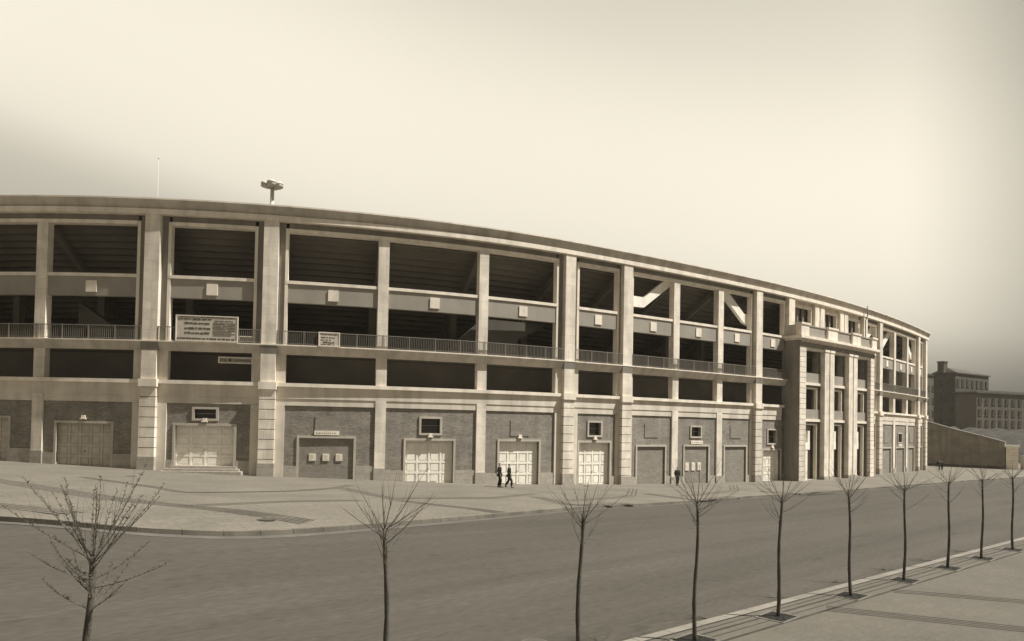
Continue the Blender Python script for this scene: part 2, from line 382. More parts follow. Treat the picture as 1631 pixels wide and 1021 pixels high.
# balcony slab, string course, lintel bands
def runs(): return [(SA, 59.3), (77.2, SB)]
for a, c in runs():
    cc = c + (.55 if c == SB else 0)
    part(MB().slant(a, cc, [(.20, 4.68), (.55, 5.24), (-.02, 5.24), (-.02, 4.68)]), 'balcony_slab', 'fascia')
    part(MB().strip(a, cc, 5.242, 5.33, -.0, .60), 'balcony_edge', 'trim')
    part(MB().strip(a, cc - .3, 2.44, 2.69, -.25, .38), 'string_course', 'trim')
    part(MB().strip(a, cc - .45, 1.62, 2.438, -.3, .20), 'wall_band', 'render')
    part(MB().strip(a, cc - .45, 1.14, 1.618, -.3, .15), 'lintel_band', 'render')
def flank(s): return 1.12 if s < 31 else .90
def whalf(s): return .49 if s < 31 else .50
# giant pilasters: rusticated base, cap course and plain shaft
for i, s in enumerate(PIL):
    h = whalf(s); f = flank(s)
    if s == 60.05: lo = 9.9
    elif s == 77.75: lo = 9.9
    else: lo = None
    if lo is None:
        p = part(MB().strip(s - h, s + h, 2.70, 13.88, -.3, .52, .5), 'pilaster', 'stone')
        part(MB().slant(s - h - .06, s + h + .06, [(.525, 4.66), (.575, 5.235), (-.1, 5.235), (-.1, 4.66)], .5), 'slab_return', 'recess', p)  # duller render puts the slab's shade into the colour
        g = gs(s); bb = MB(); bb.strip(s - h - .0, s + h + .0, g - .6, 2.2, -.2, .50, .6); z = 2.02
        tops = []
        part(bb, 'joint_backing', 'sett', p)
        bb = MB(); z1 = 2.18
        while z1 > g - .3:
            z0 = z1 - .64; bb.strip(s - h - .03, s + h + .03, z0, z1, -.15, .55, .6); z1 = z0 - .045
        part(bb, 'rusticated_base', 'stone', p)
        part(MB().strip(s - h - .10, s + h + .10, 2.2, 2.72, -.2, .66, .6), 'capital', 'trim', p)
        part(MB().strip(s - h - .06, s + h + .06, lambda q: g - .8, lambda q: g + (.9 if s < 31 else .7), -.1, .59, .6), 'plinth_block', 'plinth', p)
        fl = MB()
        for sg in (-1, 1):
            a, c = sorted((s + sg * (h - .02), s + sg * f)); fl.strip(a, c, g - .6, 1.13, -.3, .2, .5); fl.strip(a, c, 2.69, 4.73, -.3, .2, .5)
        part(fl, 'flank', 'render', p)
    else:
        p = part(MB().strip(s - h - .05, s + h + .05, lo, 13.88, -.3, .52, .5), 'pilaster', 'stone')
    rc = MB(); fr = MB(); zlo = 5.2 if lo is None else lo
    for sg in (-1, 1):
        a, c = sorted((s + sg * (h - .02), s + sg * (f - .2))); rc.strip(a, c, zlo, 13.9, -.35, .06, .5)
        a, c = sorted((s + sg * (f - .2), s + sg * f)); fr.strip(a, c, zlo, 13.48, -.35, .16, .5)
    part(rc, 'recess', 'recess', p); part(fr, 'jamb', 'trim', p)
for s in THIN:
    h = .375; g = gs(s)
    p = part(MB().strip(s - h, s + h, 5.33, 13.22, -.35, .25, .5), 'thin_pier', 'stone')
    part(MB().strip(s - h, s + h, 2.69, 4.73, -.35, .19, .5), 'mezzanine_shaft', 'stone', p)
    part(MB().strip(s - h, s + h, g - .6, 1.62, -.35, .205, .5), 'ground_shaft', 'stone', p)
    part(MB().strip(s - h - .04, s + h + .04, g - .7, g + (.85 if s < 31 else .65), -.3, .25, .5), 'plinth_block', 'plinth', p)
# bays: (left edge, right edge, index)
nodes = sorted([(s, 'P') for s in PIL] + [(s, 'T') for s in THIN])
BAYS = []
for (a, ka), (c, kc) in zip(nodes, nodes[1:]):
    if a == 60.05: continue
    BAYS.append((a, c, ka, kc, a + (flank(a) if ka == 'P' else .375), c - (flank(c) if kc == 'P' else .375)))
groups = {}
# door data per bay start: (s0, s1, ztop, kind, window)
DOOR = {-30.6: (-28.4, -25.0, .1, 'white', (.95, .1)), -22.9: (-20.6, -17.0, .05, 'blocked', None), -15.3: (-13.6, -9.6, -.1, 'grey', None),
        -7.54: (-6.23, -2.56, -.35, 'grey', None), -.06: (1.64, 5.48, -.37, 'white', (2.72, 4.42, .90, -.02)), 7.65: (9.79, 13.5, -1.1, 'blocked', None),
        15.33: (17.21, 20.79, -1.18, 'white', (18.17, 19.87, .57, -.77)), 22.92: (24.5, 27.97, -1.17, 'white', None), 30.48: (31.86, 35.09, -1.23, 'white', (32.70, 34.25, .56, -.76)),
        36.55: (38.16, 41.52, -1.56, 'blocked', None), 42.65: (44.01, 47.26, -1.54, 'blocked', (44.75, 46.3, .37, -.76)), 48.7: (49.62, 52.9, -1.57, 'blocked', None),
        54.34: (55.7, 58.8, -1.93, 'white', (56.4, 58.1, .23, -1.36)), 77.75: (79.3, 81.9, -1.9, 'blocked', None), 83.04: (84.6, 88.2, -1.95, 'blocked', None),
        89.27: (90.4, 94.0, -1.95, 'blocked', (91.2, 93.2, .1, -1.3)), 95.13: (96.2, 99.1, -1.95, 'blocked', None), 100.3: (101.4, 103.8, -1.95, 'blocked', None)}
def frame(bm, a, c, z0, z1, w, d0, d1, sill=True):
    bm.strip(a, a + w, z0, z1, d0, d1, .8); bm.strip(c - w, c, z0, z1, d0, d1, .8)
    bm.strip(a + w, c - w, z1 - w, z1, d0, d1, .8)
    if sill: bm.strip(a + w, c - w, z0, z0 + w, d0, d1, .8)
for (a, c, ka, kc, e0, e1) in BAYS:
    mid = (e0 + e1) / 2; g = gs(mid); lowg = min(gs(e0), gs(e1)) - .5
    # top storey: lintel, frame head, spandrel with its rail and plaque
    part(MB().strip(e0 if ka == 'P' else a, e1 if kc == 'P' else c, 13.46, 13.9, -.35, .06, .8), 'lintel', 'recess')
    part(MB().strip(e0 if ka == 'P' else a, e1 if kc == 'P' else c, 13.22, 13.458, -.36, .255, .8), 'opening_head', 'trim')
    sp = part(MB().strip(e0 - .15, e1 + .15, 8.32, 9.62, -.35, .10, .8), 'spandrel', 'spandrel')
    part(MB().strip(e0 - .1, e1 + .1, 9.622, 9.84, -.40, .18, .8), 'rail', 'trim', sp)
    part(MB().strip(mid - .36, mid + .36, 8.56, 9.34, -.1, .17, .8), 'plaque', 'trim', sp)
    # railing in front of the balcony
    r = MB(); d = .50; r0 = a + (.52 if ka == 'P' else 0); r1 = c - (.52 if kc == 'P' else 0)
    r.strip(r0, r1, 6.24, 6.29, d - .03, d + .03, 1); r.strip(r0, r1, 5.40, 5.43, d - .02, d + .02, 1)
    n = int((r1 - r0) / .125)
    for k in range(1, n):
        q = r0 + (r1 - r0) * k / n; r.strip(q - .013, q + .013, 5.431, 6.239, d - .012, d + .012, 5)
    n = max(2, round((r1 - r0) / 1.9))
    for k in range(n + 1):
        q = r0 + (r1 - r0) * k / n; q = min(max(q, r0 + .03), r1 - .03); r.strip(q - .03, q + .03, 5.332, 6.30, d - .035, d + .035, 5)
    part(r, 'railing', 'iron')
    # ground storey brick infill
    D = DOOR.get(a)
    if not D: continue
    da, dc, zt, kind, win = D
    if win and len(win) == 2: win = ((da + dc) / 2 - .85, (da + dc) / 2 + .85, win[0], win[1])
    br = MB(); bf, bk = .06, -.4
    br.strip(e0 - .1, da, lowg, 1.15, bk, bf, .8); br.strip(dc, e1 + .1, lowg, 1.15, bk, bf, .8)
    if win:
        wa, wc, wt, wb = win[0] + .13, win[1] - .13, win[2] - .13, win[3] + .13
        br.strip(da, dc, zt, wb, bk, bf, .8); br.strip(da, dc, wt, 1.15, bk, bf, .8)
        br.strip(da, wa, wb, wt, bk, bf, .8); br.strip(wc, dc, wb, wt, bk, bf, .8)
    else: br.strip(da, dc, zt, 1.15, bk, bf, .8)
    part(br, 'brick_wall', 'brick')
    pt = g + (.86 if a < 30 else .66)
    for x0, x1 in ((e0 - .05, da - .16), (dc + .16, e1 + .05)): part(MB().strip(x0, x1, lowg, pt, bf - .1, bf + .09, .8), 'plinth', 'plinth')
    if win:
        w = MB(); frame(w, wa - .14, wc + .14, wb - .14, wt + .14, .15, bf - .05, bf + .09)
        wf = part(w, 'window', 'frame')
        part(MB().strip(wa - .05, wc + .05, wb - .05, wt + .05, bf - .34, bf - .30, .9), 'pane', 'glass', wf)
        w = MB(); w.strip(wa, wc, wb + (wt - wb) * .52 - .02, wb + (wt - wb) * .52 + .02, bf - .295, bf - .25, .9)
        part(w, 'glazing_bar', 'brick', wf)
    elif a > 5 or a == -22.9:
        m_ = (da + dc) / 2; wb_, wt_ = (-.75, .45) if a < 60 else (-1.2, .1)
        part(MB().strip(m_ - .8, m_ + .8, wb_, wt_, bf - .05, bf + .05, .8), 'blind_window', 'blocked')
        part(MB().strip(m_ - .85, m_ + .85, wb_ - .07, wb_ - .002, bf - .05, bf + .025, .8), 'blind_sill', 'brick')
    fr = MB(); frame(fr, da - .16, dc + .16, lowg, zt + .16, .16, bf - .38, bf + .08, False)
    df = part(fr, 'door_frame', 'frame')
    gd = min(gs(da), gs(dc)) - .02
    if a == -.06: gd = gs((da + dc) / 2) + .45
    if kind == 'blocked':
        part(MB().strip(da - .02, dc + .02, lowg, zt + .02, bf - .48, bf - .07, .8), 'brick_infill', 'blocked', df)
    else:
        wm = 'white' if kind == 'white' else 'grey_door'
        dd = bf - .28; base = gd; H = zt - base
        door = part(MB().strip(da - .1, dc + .1, lowg, zt + .1, dd - .08, dd, .8), 'door', wm)
        st = MB(); cols = 5 if kind == 'grey' else 4; rows = 4; cw = (dc - da) / cols; rh = H / rows
        for k in range(cols + 1): st.strip(da + k * cw - .06, da + k * cw + .06, base, zt, dd - .01, dd + .055, .8)
        for k in range(rows + 1): st.strip(da, dc, base + k * rh - .07, base + k * rh + .07, dd - .01, dd + .05, .8)
        for k in range(cols):
            for j in range(rows): st.strip(da + k * cw + .17, da + (k + 1) * cw - .17, base + j * rh + .16, base + (j + 1) * rh - .16, dd - .01, dd + .035, .8)
        part(st, 'panelling', wm, door)
        hm = (da + dc) / 2
        part(MB().strip(hm - .06, hm - .02, base + 1.0, base + 1.15, dd + .05, dd + .11, 1), 'handle', 'iron', door)
        part(MB().strip(da - .12, dc + .12, lowg - .2, base + .015, bf - .3, bf + .05, .8), 'threshold', 'plinth', door)
    if a == -.06:
        st = MB()
        for k in range(3): st.strip(da - .25 - .22 * (2 - k) , dc + .25 + .22 * (2 - k), lowg - .2, gs(mid) + .15 * (k + 1), bf - .3, bf + .95 - .33 * k, .8)
        part(st, 'steps', 'plinth')
    # number plate or little lamp over the door
    if a in (-.06, -7.54, 15.33, 22.92, 30.48, -30.6, 54.34):
        q = (da + dc) / 2; zz = zt + .27
        if a == -7.54: zz = zt + .3
        lb = MB(); lb.strip(q - .13, q + .13, zz + .05, zz + .25, bf - .02, bf + .16, 1); lb.strip(q - .2, q + .2, zz - .03, zz + .048, bf - .02, bf + .20, 1)
        part(lb, 'door_lamp', 'trim')
    if a in (7.65, 42.65, 89.27):
        q = (da + dc) / 2; hw = .85 if a < 10 else .8
        sb_ = part(MB().strip(q - hw, q + hw, zt + .22, zt + .52, bf - .02, bf + .10, .8), 'name_plate', 'trim')
        ink = MB(); rr = random.Random(int(a)); t = q - hw + .15
        while t < q + hw - .2:
            L = rr.uniform(.05, .16); ink.strip(t, t + L, zt + .32 + rr.uniform(-.02, .02), zt + .40, bf + .09, bf + .105, 1); t += L + .07
        part(ink, 'faded_lettering', 'spandrel', sb_)
# stair flights behind the galleries of the straight bays, and raking soffits
def flight(pts, d0, d1, name='stair_flight', m='trim'):
    b = MB()
    for (s0, t0, l0), (s1, t1, l1) in zip(pts, pts[1:]):
        b.strip(s0, s1, lambda q: l0 + (l1 - l0) * (q - s0) / (s1 - s0), lambda q: t0 + (t1 - t0) * (q - s0) / (s1 - s0), d0, d1, 3)
    return part(b, name, m)
for s0, s1 in ((36.55, 54.34), (83.04, 100.3)):
    flight([(s0 + 1.0, 11.50, 10.58), (s0 + 2.55, 11.50, 10.62), (s0 + 6.0, 14.0, 13.05)], -.60, -.26, 'stair_flight', 'white')
    flight([(s1 - 4.7, 13.9, 12.9), (s1 - 1.5, 11.5, 10.6), (s1 - .5, 11.5, 10.35)], -.60, -.26, 'stair_flight', 'white')
flight([(77.95, 11.0, 9.9), (82.6, 13.9, 12.8)], -.60, -.26, 'stair_flight', 'white')
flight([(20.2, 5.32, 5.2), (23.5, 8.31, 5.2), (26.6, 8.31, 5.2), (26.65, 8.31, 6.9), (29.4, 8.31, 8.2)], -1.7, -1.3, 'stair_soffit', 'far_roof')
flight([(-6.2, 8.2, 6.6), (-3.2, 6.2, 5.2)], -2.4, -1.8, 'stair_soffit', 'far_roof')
# ---- the entrance portal
PO = part(MB().strip(59.45, 77.05, 8.74, 9.52, .3, 1.80), 'portal', 'brick'); PO['label'] = 'tall projecting entrance portal with paired piers'
gp = lambda q: gs(q, 1.6) - .5
def sub(bm, name, m): return part(bm, name, m, PO)
def rust(bm, a, c, d0, d1, zt, core):
    core.strip(a + .02, c - .02, gs(a, 1.5) - .5, zt, d0, d1 - .035, 1); z1 = zt
    while z1 > gs(a, 1.5) - .3:
        bm.strip(a, c, z1 - .50, z1, d0, d1, 1); z1 -= .535
for a, c in ((59.45, 60.64), (75.9, 77.05)):
    bm = MB(); co = MB()
    rust(bm, a, c, 1.42, 1.80, 8.738, co); sub(bm, 'end_pier', 'stone'); sub(co, 'joint_backing', 'sett'); sub(MB().strip(a + .03, c - .03, gs(a) - .5, 8.735, .02, 1.44, 1), 'pier_core', 'brick')  # dark brick core: shade of the pier sides put into the colour
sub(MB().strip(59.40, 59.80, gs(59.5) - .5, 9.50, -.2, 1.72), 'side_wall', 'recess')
sub(MB().strip(76.75, 77.12, gs(77) - .5, 9.50, -.2, 1.72), 'side_wall', 'brick')
for a, c, e, f in ((64.45, 65.36, 65.62, 66.52), (70.02, 70.98, 71.25, 72.2)):
    for x0, x1 in ((a, c), (e, f)): sub(MB().strip(x0, x1, gp(a), 8.738, 1.30, 1.80, 1), 'pier', 'stone')
    sub(MB().strip(a + .05, f - .05, gp(a), 8.736, .30, 1.42, 1), 'pier_core', 'brick')  # dark brick here carries the shade of the reveals in its colour
    for x0, x1 in ((a, c), (e, f)): sub(MB().strip(x0 - .06, x1 + .06, gp(a), gs(a, 1.6) + .35, .6, 1.87, 1), 'pier_base', 'plinth')
    for x0, x1 in ((a, c), (e, f)): sub(MB().strip(x0 - .05, x1 + .05, 8.50, 8.735, .6, 1.86, 1), 'pier_cap', 'trim')
sub(MB().strip(60.6, 75.95, 8.52, 8.737, .9, 1.70), 'head_moulding', 'trim')
sub(MB().strip(58.95, 77.5, 9.522, 9.80, -.1, 2.25), 'portal_cornice', 'trim')
sub(MB().strip(59.2, 77.3, 9.36, 9.518, .2, 2.0), 'portal_cornice', 'trim')
for i in range(46):
    q = 59.7 + i * .375; 
    if i == 0: dn = MB()
    dn.strip(q - .09, q + .09, 9.20, 9.358, 1.7, 1.95, 1)
sub(dn, 'dentils', 'trim')
for a, c in ((59.35, 60.85), (64.75, 66.85), (70.45, 72.6), (75.85, 77.25)):
    sub(MB().strip(a, c, 9.80, 10.95, 1.35, 1.98, 1), 'pedestal', 'trim'); sub(MB().strip(a - .08, c + .08, 10.952, 11.15, 1.27, 2.07, 1), 'pedestal_cap', 'trim')
for a, c in ((60.85, 64.75), (66.85, 70.45), (72.6, 75.85)):
    sub(MB().strip(a, c, 9.80, 10.9, 1.55, 1.75, 1), 'parapet_panel', 'spandrel')
    sub(MB().strip(a - .02, c + .02, 10.9, 11.0, 1.5, 1.82, 1), 'parapet_rail', 'spandrel')
sub(MB().strip(59.3, 59.75, 9.80, 10.95, .0, 1.36, 1), 'parapet_return', 'fascia')
sub(MB().strip(76.9, 77.3, 9.80, 10.95, .0, 1.36, 1), 'parapet_return', 'fascia')
sub(MB().strip(59.5, 77.0, 9.45, 9.7, -.3, 1.5), 'portal_roof', 'soffit')
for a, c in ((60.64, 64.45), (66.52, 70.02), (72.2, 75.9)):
    for z0 in (5.13, 1.33):
        sub(MB().strip(a - .05, c + .05, z0 - .26, z0, -.3, 1.46, 1), 'loggia_slab', 'trim')
        sub(MB().strip(a, c, z0, z0 + 1.02, 1.22, 1.32, 1), 'loggia_parapet', 'spandrel')
        fz = z0 - .62
        fr = MB(); lo = (1.33 if z0 > 3 else gs(a) - .4)
        frame(fr, a + .0, c - .45, lo, fz + .14, .16, .9, 1.22, False); sub(fr, 'loggia_frame', 'trim')
        sub(MB().strip(a - .05, c + .05, fz + .14, z0 - .262, .7, 1.14, 1), 'loggia_lintel', 'brick')
        sub(MB().strip(c - .45, c + .05, lo, fz + .14, .7, 1.12, 1), 'loggia_wall', 'brick')
    sub(MB().strip(c - .45, c + .05, 5.13, 8.7, .7, 1.12, 1), 'loggia_wall', 'brick')
    sub(MB().strip(a, c, gs(a) - .5, gs(a) + .05, -1.2, 1.2, 1), 'threshold', 'plinth')
    dr = MB().strip(a + .1, c - .5, gs(a) - .1, .6, -.1, .55, 1); dr = sub(dr, 'entrance_door', 'spandrel')
    q = a + .62 if a < 62 else a + .35                      # white L-shaped panel added to stand for a sunlit patch in each opening
    lpanel = MB(); lpanel.strip(a + .03, q + .75, -1.85, -1.1, 1.2, 1.5, 1); lpanel.strip(q + .42, q + .75, -1.1, .10, 1.2, 1.48, 1)
    sub(lpanel, 'sunlit_patch_panel', 'white')
    sub(MB().strip(a + .03, q + .4, gs(a) - .2, -1.852, 1.2, 1.45, 1), 'sunlit_patch_base', 'trim')  # added base below the white panel
# top-storey windows above the portal
for a, c in ((64.96, 67.07), (70.87, 72.93)):
    for x0, x1 in ((a, a + .92), (c - .92, c)): part(MB().strip(x0, x1, 9.8, 13.88, -.3, .40, 1), 'twin_pilaster', 'stone')
    part(MB().strip(a + .85, c - .85, 9.8, 13.88, -.3, .25, 1), 'twin_pilaster', 'stone')
for a, c in ((60.9, 64.96), (67.07, 70.87), (72.93, 76.9)):
    part(MB().strip(a, c, 13.46, 13.9, -.35, .0, 1), 'lintel', 'render'); 
    w = MB(); frame(w, a + .1, c - .1, 10.6, 13.458, .24, -.3, .12, False); w.strip(a, c, 9.7, 10.9, -.3, .05, 1)
    wf = part(w, 'window', 'trim')
    part(MB().strip(a + .3, c - .3, 10.9, 13.3, -.42, -.38, 1), 'pane', 'glass', wf)
    w = MB()
    for k in (1, 2): q = a + .3 + (c - a - .6) * k / 3; w.strip(q - .13, q + .13, 10.9, 13.3, -.37, -.2, 1)
    part(w, 'mullion', 'soffit', wf)
# downpipe beside the portal
b = MB(); b.tube([P(77.15, .92, 15.12), P(77.15, .92, 13.9), P(77.15, .7, 13.4), P(77.15, .7, 9.9)], .06, 8); part(b, 'downpipe', 'iron')

# ------------------------------------------------------------------ boards, banners, notices
def board(name, s0, s1, z0, z1, d, label, cat, lines, m='board', seed=1, group=None, posts=False, slope=0):
    c = P((s0 + s1) / 2, d, z0); t = thing(name, c, label, cat, group); rnd = random.Random(seed)
    MB().strip(s0, s1, z0, z1, d - .04, d, .8).build('panel', M[m], t)
    fr = MB(); frame(fr, s0 - .03, s1 + .03, z0 - .03, z1 + .03, .07, d - .06, d + .03); fr.build('border', M['trim'], t)
    ink = MB()
    for (a, b2, zc, hh, mn, mx) in lines:                    # writing too small and faded to read: worn strokes
        q = s0 + (s1 - s0) * a; end = s0 + (s1 - s0) * b2; zz = z0 + (z1 - z0) * zc; hz = (z1 - z0) * hh
        while q < end - mn:
            L = min(rnd.uniform(mn, mx), end - q); ink.strip(q, q + L, zz - hz / 2 * rnd.uniform(.5, 1), zz + hz / 2 * rnd.uniform(.5, 1), d - .002, d + .012, 3); q += L + rnd.uniform(.03, .08)
    if lines: ink.build('worn_lettering', M['ink'], t)
    return t
big = [(.03, .60, .86, .07, .1, .35), (.62, .95, .82, .035, .1, .3)]
for k, zc in enumerate((.70, .50, .31)): big.append((.14, .58, zc, .085, .12, .4))
for k in range(9): big.append((.60, .96, .74 - k * .063, .025, .2, .9))
big += [(.02, .95, .09, .075, .1, .35), (.05, .95, .95, .03, .1, .3)]
board('billboard', 1.67, 5.63, 5.36, 7.06, .60, 'large pale billboard of faded text lines standing on the gallery edge', 'billboard', big, seed=4)
board('notice_board', 10.96, 12.34, 5.34, 6.28, .60, 'small pale notice board with a few dark lines fixed to the gallery railing', 'notice board', [(.1, .9, .85, .05, .1, .3), (.1, .85, .63, .09, .1, .3), (.1, .6, .45, .06, .1, .3), (.2, .75, .27, .12, .1, .4), (.1, .75, .10, .09, .1, .4)], seed=7)
board('banner', 4.31, 6.5, 3.98, 4.36, -.05, 'narrow pale banner strip hanging in the dark opening under the gallery', 'banner', [(.08, .25, .5, .35, .04, .12), (.3, .4, .5, .5, .1, .2), (.47, .95, .5, .35, .04, .1)], seed=9, m='spandrel')
board('banner', 5.68, 6.62, 5.45, 5.80, .3, 'short low banner behind the railing beside the large billboard', 'banner', [(.1, .9, .3, .4, .1, .3)], seed=11, m='spandrel')
for a, zt, pos, sz in ((7.65, -1.1, (10.70, 11.62, 12.52), .46), (42.65, -1.54, (44.45, 45.28, 46.08), .46)):
    for k, q in enumerate(pos):
        zc = (-2.45 if a < 10 else -3.38); d = .06 - .07 + .03
        nm_ = ('bricked doorway under a name plate', 'bricked doorway under a window')[a > 10]
        lab = ('left', 'middle', 'right')[k] + ' of three white notices on the ' + nm_
        t = thing('notice', P(q, d, zc), lab, 'notice', 'white notices on the bricked up doorways')
        hh = .25 if a < 10 else .36
        MB().strip(q - sz / 2, q + sz / 2, zc - hh, zc + hh, d - .05, d + .03, 1).build('backing_board', M['trim'], t)
        MB().strip(q - sz / 2 + .03, q + sz / 2 - .03, zc - hh + .03, zc + hh - .03, d + .03, d + .036, 1).build('paper', M['paper'], t)
        ik = MB(); rr = random.Random(k + int(a))
        for j in range(4): ik.strip(q - .14, q + rr.uniform(.0, .14), zc + .12 - j * .08, zc + .14 - j * .08, d + .036, d + .039, 1)
        ik.build('printed_lines', M['spandrel'], t)

# ------------------------------------------------------------------ floodlight mast and flagpole behind the roof
def roofpt(px, py_dummy, Y): return ((px - 815.5) / FPX * Y, Y)
x, y = -20.75, 61.0
t = thing('floodlight_mast', (x, y, 14), 'white floodlight mast with a ring of dark dish lamps above the stadium roof', 'floodlight')
MB().tube([(x, y, 4), (x, y, 20.1)], [.22, .16], 10).build('mast', M['metal'], t)
b = MB(); b.tube([(x - .75, y, 20.05), (x + .75, y, 20.05)], .06, 6); b.tube([(x, y - .6, 20.05), (x, y + .6, 20.05)], .06, 6); b.build('crossarm', M['metal'], t)
for dx, dy, dz in ((-.50, -.12, .0), (.50, -.10, -.05), (-.08, .5, .06), (.08, -.55, .02)):
    cx_, cy_, cz = x + dx, y + dy, 20.1 + dz; b = MB(); b.tube([(cx_ - dx * .05, cy_, cz + .16), (cx_, cy_, cz + .10), (cx_ + dx * .12, cy_, cz - .06), (cx_ + dx * .2, cy_, cz - .22)], [.16, .30, .37, .36], 12)
    lp = b.build('lamp', M['lampmetal'], t)
    MB().tube([(cx_ + dx * .12, cy_, cz + .02), (cx_ + dx * .06, cy_, cz + .14), (cx_, cy_, cz + .27), (cx_ - dx * .1, cy_, cz + .32)], [.40, .38, .22, .06], 12).build('lamp_cap', M['metal'], lp)
x, y = -30.0, 60.0
t = thing('flagpole', (x, y, 14), 'thin white flagpole without a flag above the left part of the roof', 'flagpole')
MB().tube([(x, y, 5), (x, y, 16.5), (x, y, 21.8)], [.04, .03, .018], 8).build('pole', M['metal'], t)
b = MB(); b.tube([(x, y, 21.8), (x, y, 21.84), (x, y, 21.9), (x, y, 21.95)], [.02, .06, .06, .01], 8); b.build('finial', M['metal'], t)

# ------------------------------------------------------------------ young street trees
def tree_row(u): return -9.65 + .0435 * u
def make_tree(u, fork, crown_r, top, nb, lean, seed, twiggy, label, rad=.062):
    rnd = random.Random(seed); x, y = uv2xy(u, tree_row(u)); g = gz(x, y)
    t = thing('street_tree', (x, y, g), label, 'tree', 'bare young trees in a row along the near pavement')
    pts = []; n = 14; wob = rnd.uniform(0, 6)
    for i in range(n + 1):
        f = i / n
        pts.append(Vector((x + lean * f + .025 * math.sin(wob + f * 7), y + .02 * math.cos(wob + f * 6), g - .1 + (fork + .1) * f)))
    rr = [rad * (1.25 - .5 * i / n) * (1 + .10 * math.sin(i * 2.3 + seed)) for i in range(n + 1)]; rr[0] *= 1.25
    tr = MB(); tr.tube(pts, rr, 9); tr.build('trunk', M['bark'], t)
    def on_trunk(f):
        k = f * n; i = min(n - 1, int(k)); return pts[i].lerp(pts[i + 1], k - i)
    cr = MB()
    def branch(p, az, el, L, r0, depth=0, curl=.14):
        d = Vector((math.cos(az) * math.cos(el), math.sin(az) * math.cos(el), math.sin(el))); path = [p]; rs = [r0]; q = p.copy(); m = 9
        jt = Vector((rnd.uniform(-1, 1), rnd.uniform(-1, 1), 0)) * .05
        for i in range(m):
            d = (d + Vector((0, 0, curl / m)) + jt * rnd.uniform(-.6, 1) + Vector((rnd.uniform(-1, 1), rnd.uniform(-1, 1), rnd.uniform(-.5, .5))) * .045).normalized()
            q = q + d * (L / m); path.append(q.copy()); rs.append(r0 * (1 - .78 * (i + 1) / m))
        cr.tube(path, rs, 5)
        if twiggy and depth == 0:
            for i in range(1, m + 1):
                for _ in range(7):
                    w = path[i].lerp(path[i - 1], rnd.random()); aa = rnd.uniform(0, 6.28); l = rnd.uniform(.012, .04)
                    cr.tube([w, w + Vector((math.cos(aa) * l, math.sin(aa) * l, l * rnd.uniform(.2, 1.2)))], [.0036, .0028], 4)
        if depth == 0:
            for _ in range(rnd.randint(1, 3) + (1 if twiggy else 0)):
                i = rnd.randint(2, 6); branch(path[i], az + rnd.choice((-1, 1)) * rnd.uniform(.35, .8), el + rnd.uniform(-.1, .35), L * rnd.uniform(.28, .5), rs[i] * .65, 1, .4)
    nb += 3
    for k in range(nb):                                      # long shoots fanning out of the pollard head
        az = 2 * math.pi * k / nb + rnd.uniform(-.35, .35); el = rnd.uniform(.55, 1.15) if twiggy else rnd.uniform(.40, 1.0)
        L = (top - fork) * rnd.uniform(.95, 1.3)
        branch(on_trunk(rnd.uniform(.93, 1)), az, el, L, rnd.uniform(.0068, .0092) * (.85 if twiggy else 1))
    for k in range(int(nb * (.75 if twiggy else .5))):                           # lower side limbs that bow outwards
        az = rnd.uniform(0, 6.28); f = rnd.uniform(.77, .93) if twiggy else rnd.uniform(.76, .93)
        branch(on_trunk(f), az, rnd.uniform(.15, .6) if twiggy else rnd.uniform(.4, .8), crown_r * rnd.uniform(.8, 1.2), rnd.uniform(.0065, .009), 0, .45)
    branch(on_trunk(1), rnd.uniform(0, 6), 1.45, (top - fork) * .8, .011, 0, 0)
    cr.build('crown', M['twig'], t)
    return x, y, g
TREES = [
    (1.95, 3.00, .80, 4.02, 14, .10, 3, True, 'nearest and bushiest bare tree, full of budded twigs', .046),
    (5.97, 3.02, .92, 3.95, 9, -.02, 5, False, 'bare tree with the widest fan of long shoots', .042),
    (10.05, 2.98, .92, 3.92, 8, .05, 8, False, 'bare tree leaning slightly right, in front of the giant pilaster pair beyond the two people', .041),
    (13.64, 3.0, .86, 4.05, 8, .03, 11, False, 'bare tree in front of the bricked up doorway where a lone dark figure stands', .039),
    (17.0, 2.95, .86, 3.95, 8, .08, 14, False, 'bare tree before the narrow white door left of the portal', .041),
    (20.85, 2.92, .85, 3.80, 8, -.08, 17, False, 'bare tree growing in front of the entrance portal', .039),
    (24.4, 2.90, .85, 3.75, 8, .0, 20, False, 'bare tree before the stadium wing just right of the portal', .039),
    (27.94, 2.95, .82, 3.80, 8, .02, 23, False, 'bare tree in front of the long dark boundary wall', .041),
    (31.2, 2.95, .80, 3.8, 7, .02, 26, False, 'bare tree in front of the dark wall end next to the stone gate pillar', .039),
    (34.65, 2.95, .80, 3.8, 7, .0, 29, False, 'farthest bare tree of the row, at the right end before the low wall', .041)]
PITS = ['soil pit around the nearest budded tree', 'soil pit at the foot of the widely fanned tree', 'soil pit under the tree leaning slightly right', 'soil pit under the tree before the lone dark figure',
        'soil pit under the tree before the narrow white door', 'soil pit under the tree before the entrance portal', 'soil pit under the tree right of the portal', 'soil pit under the tree before the dark boundary wall', 'soil pit under the tree before the gate pillar', 'soil pit under the farthest tree of the row']
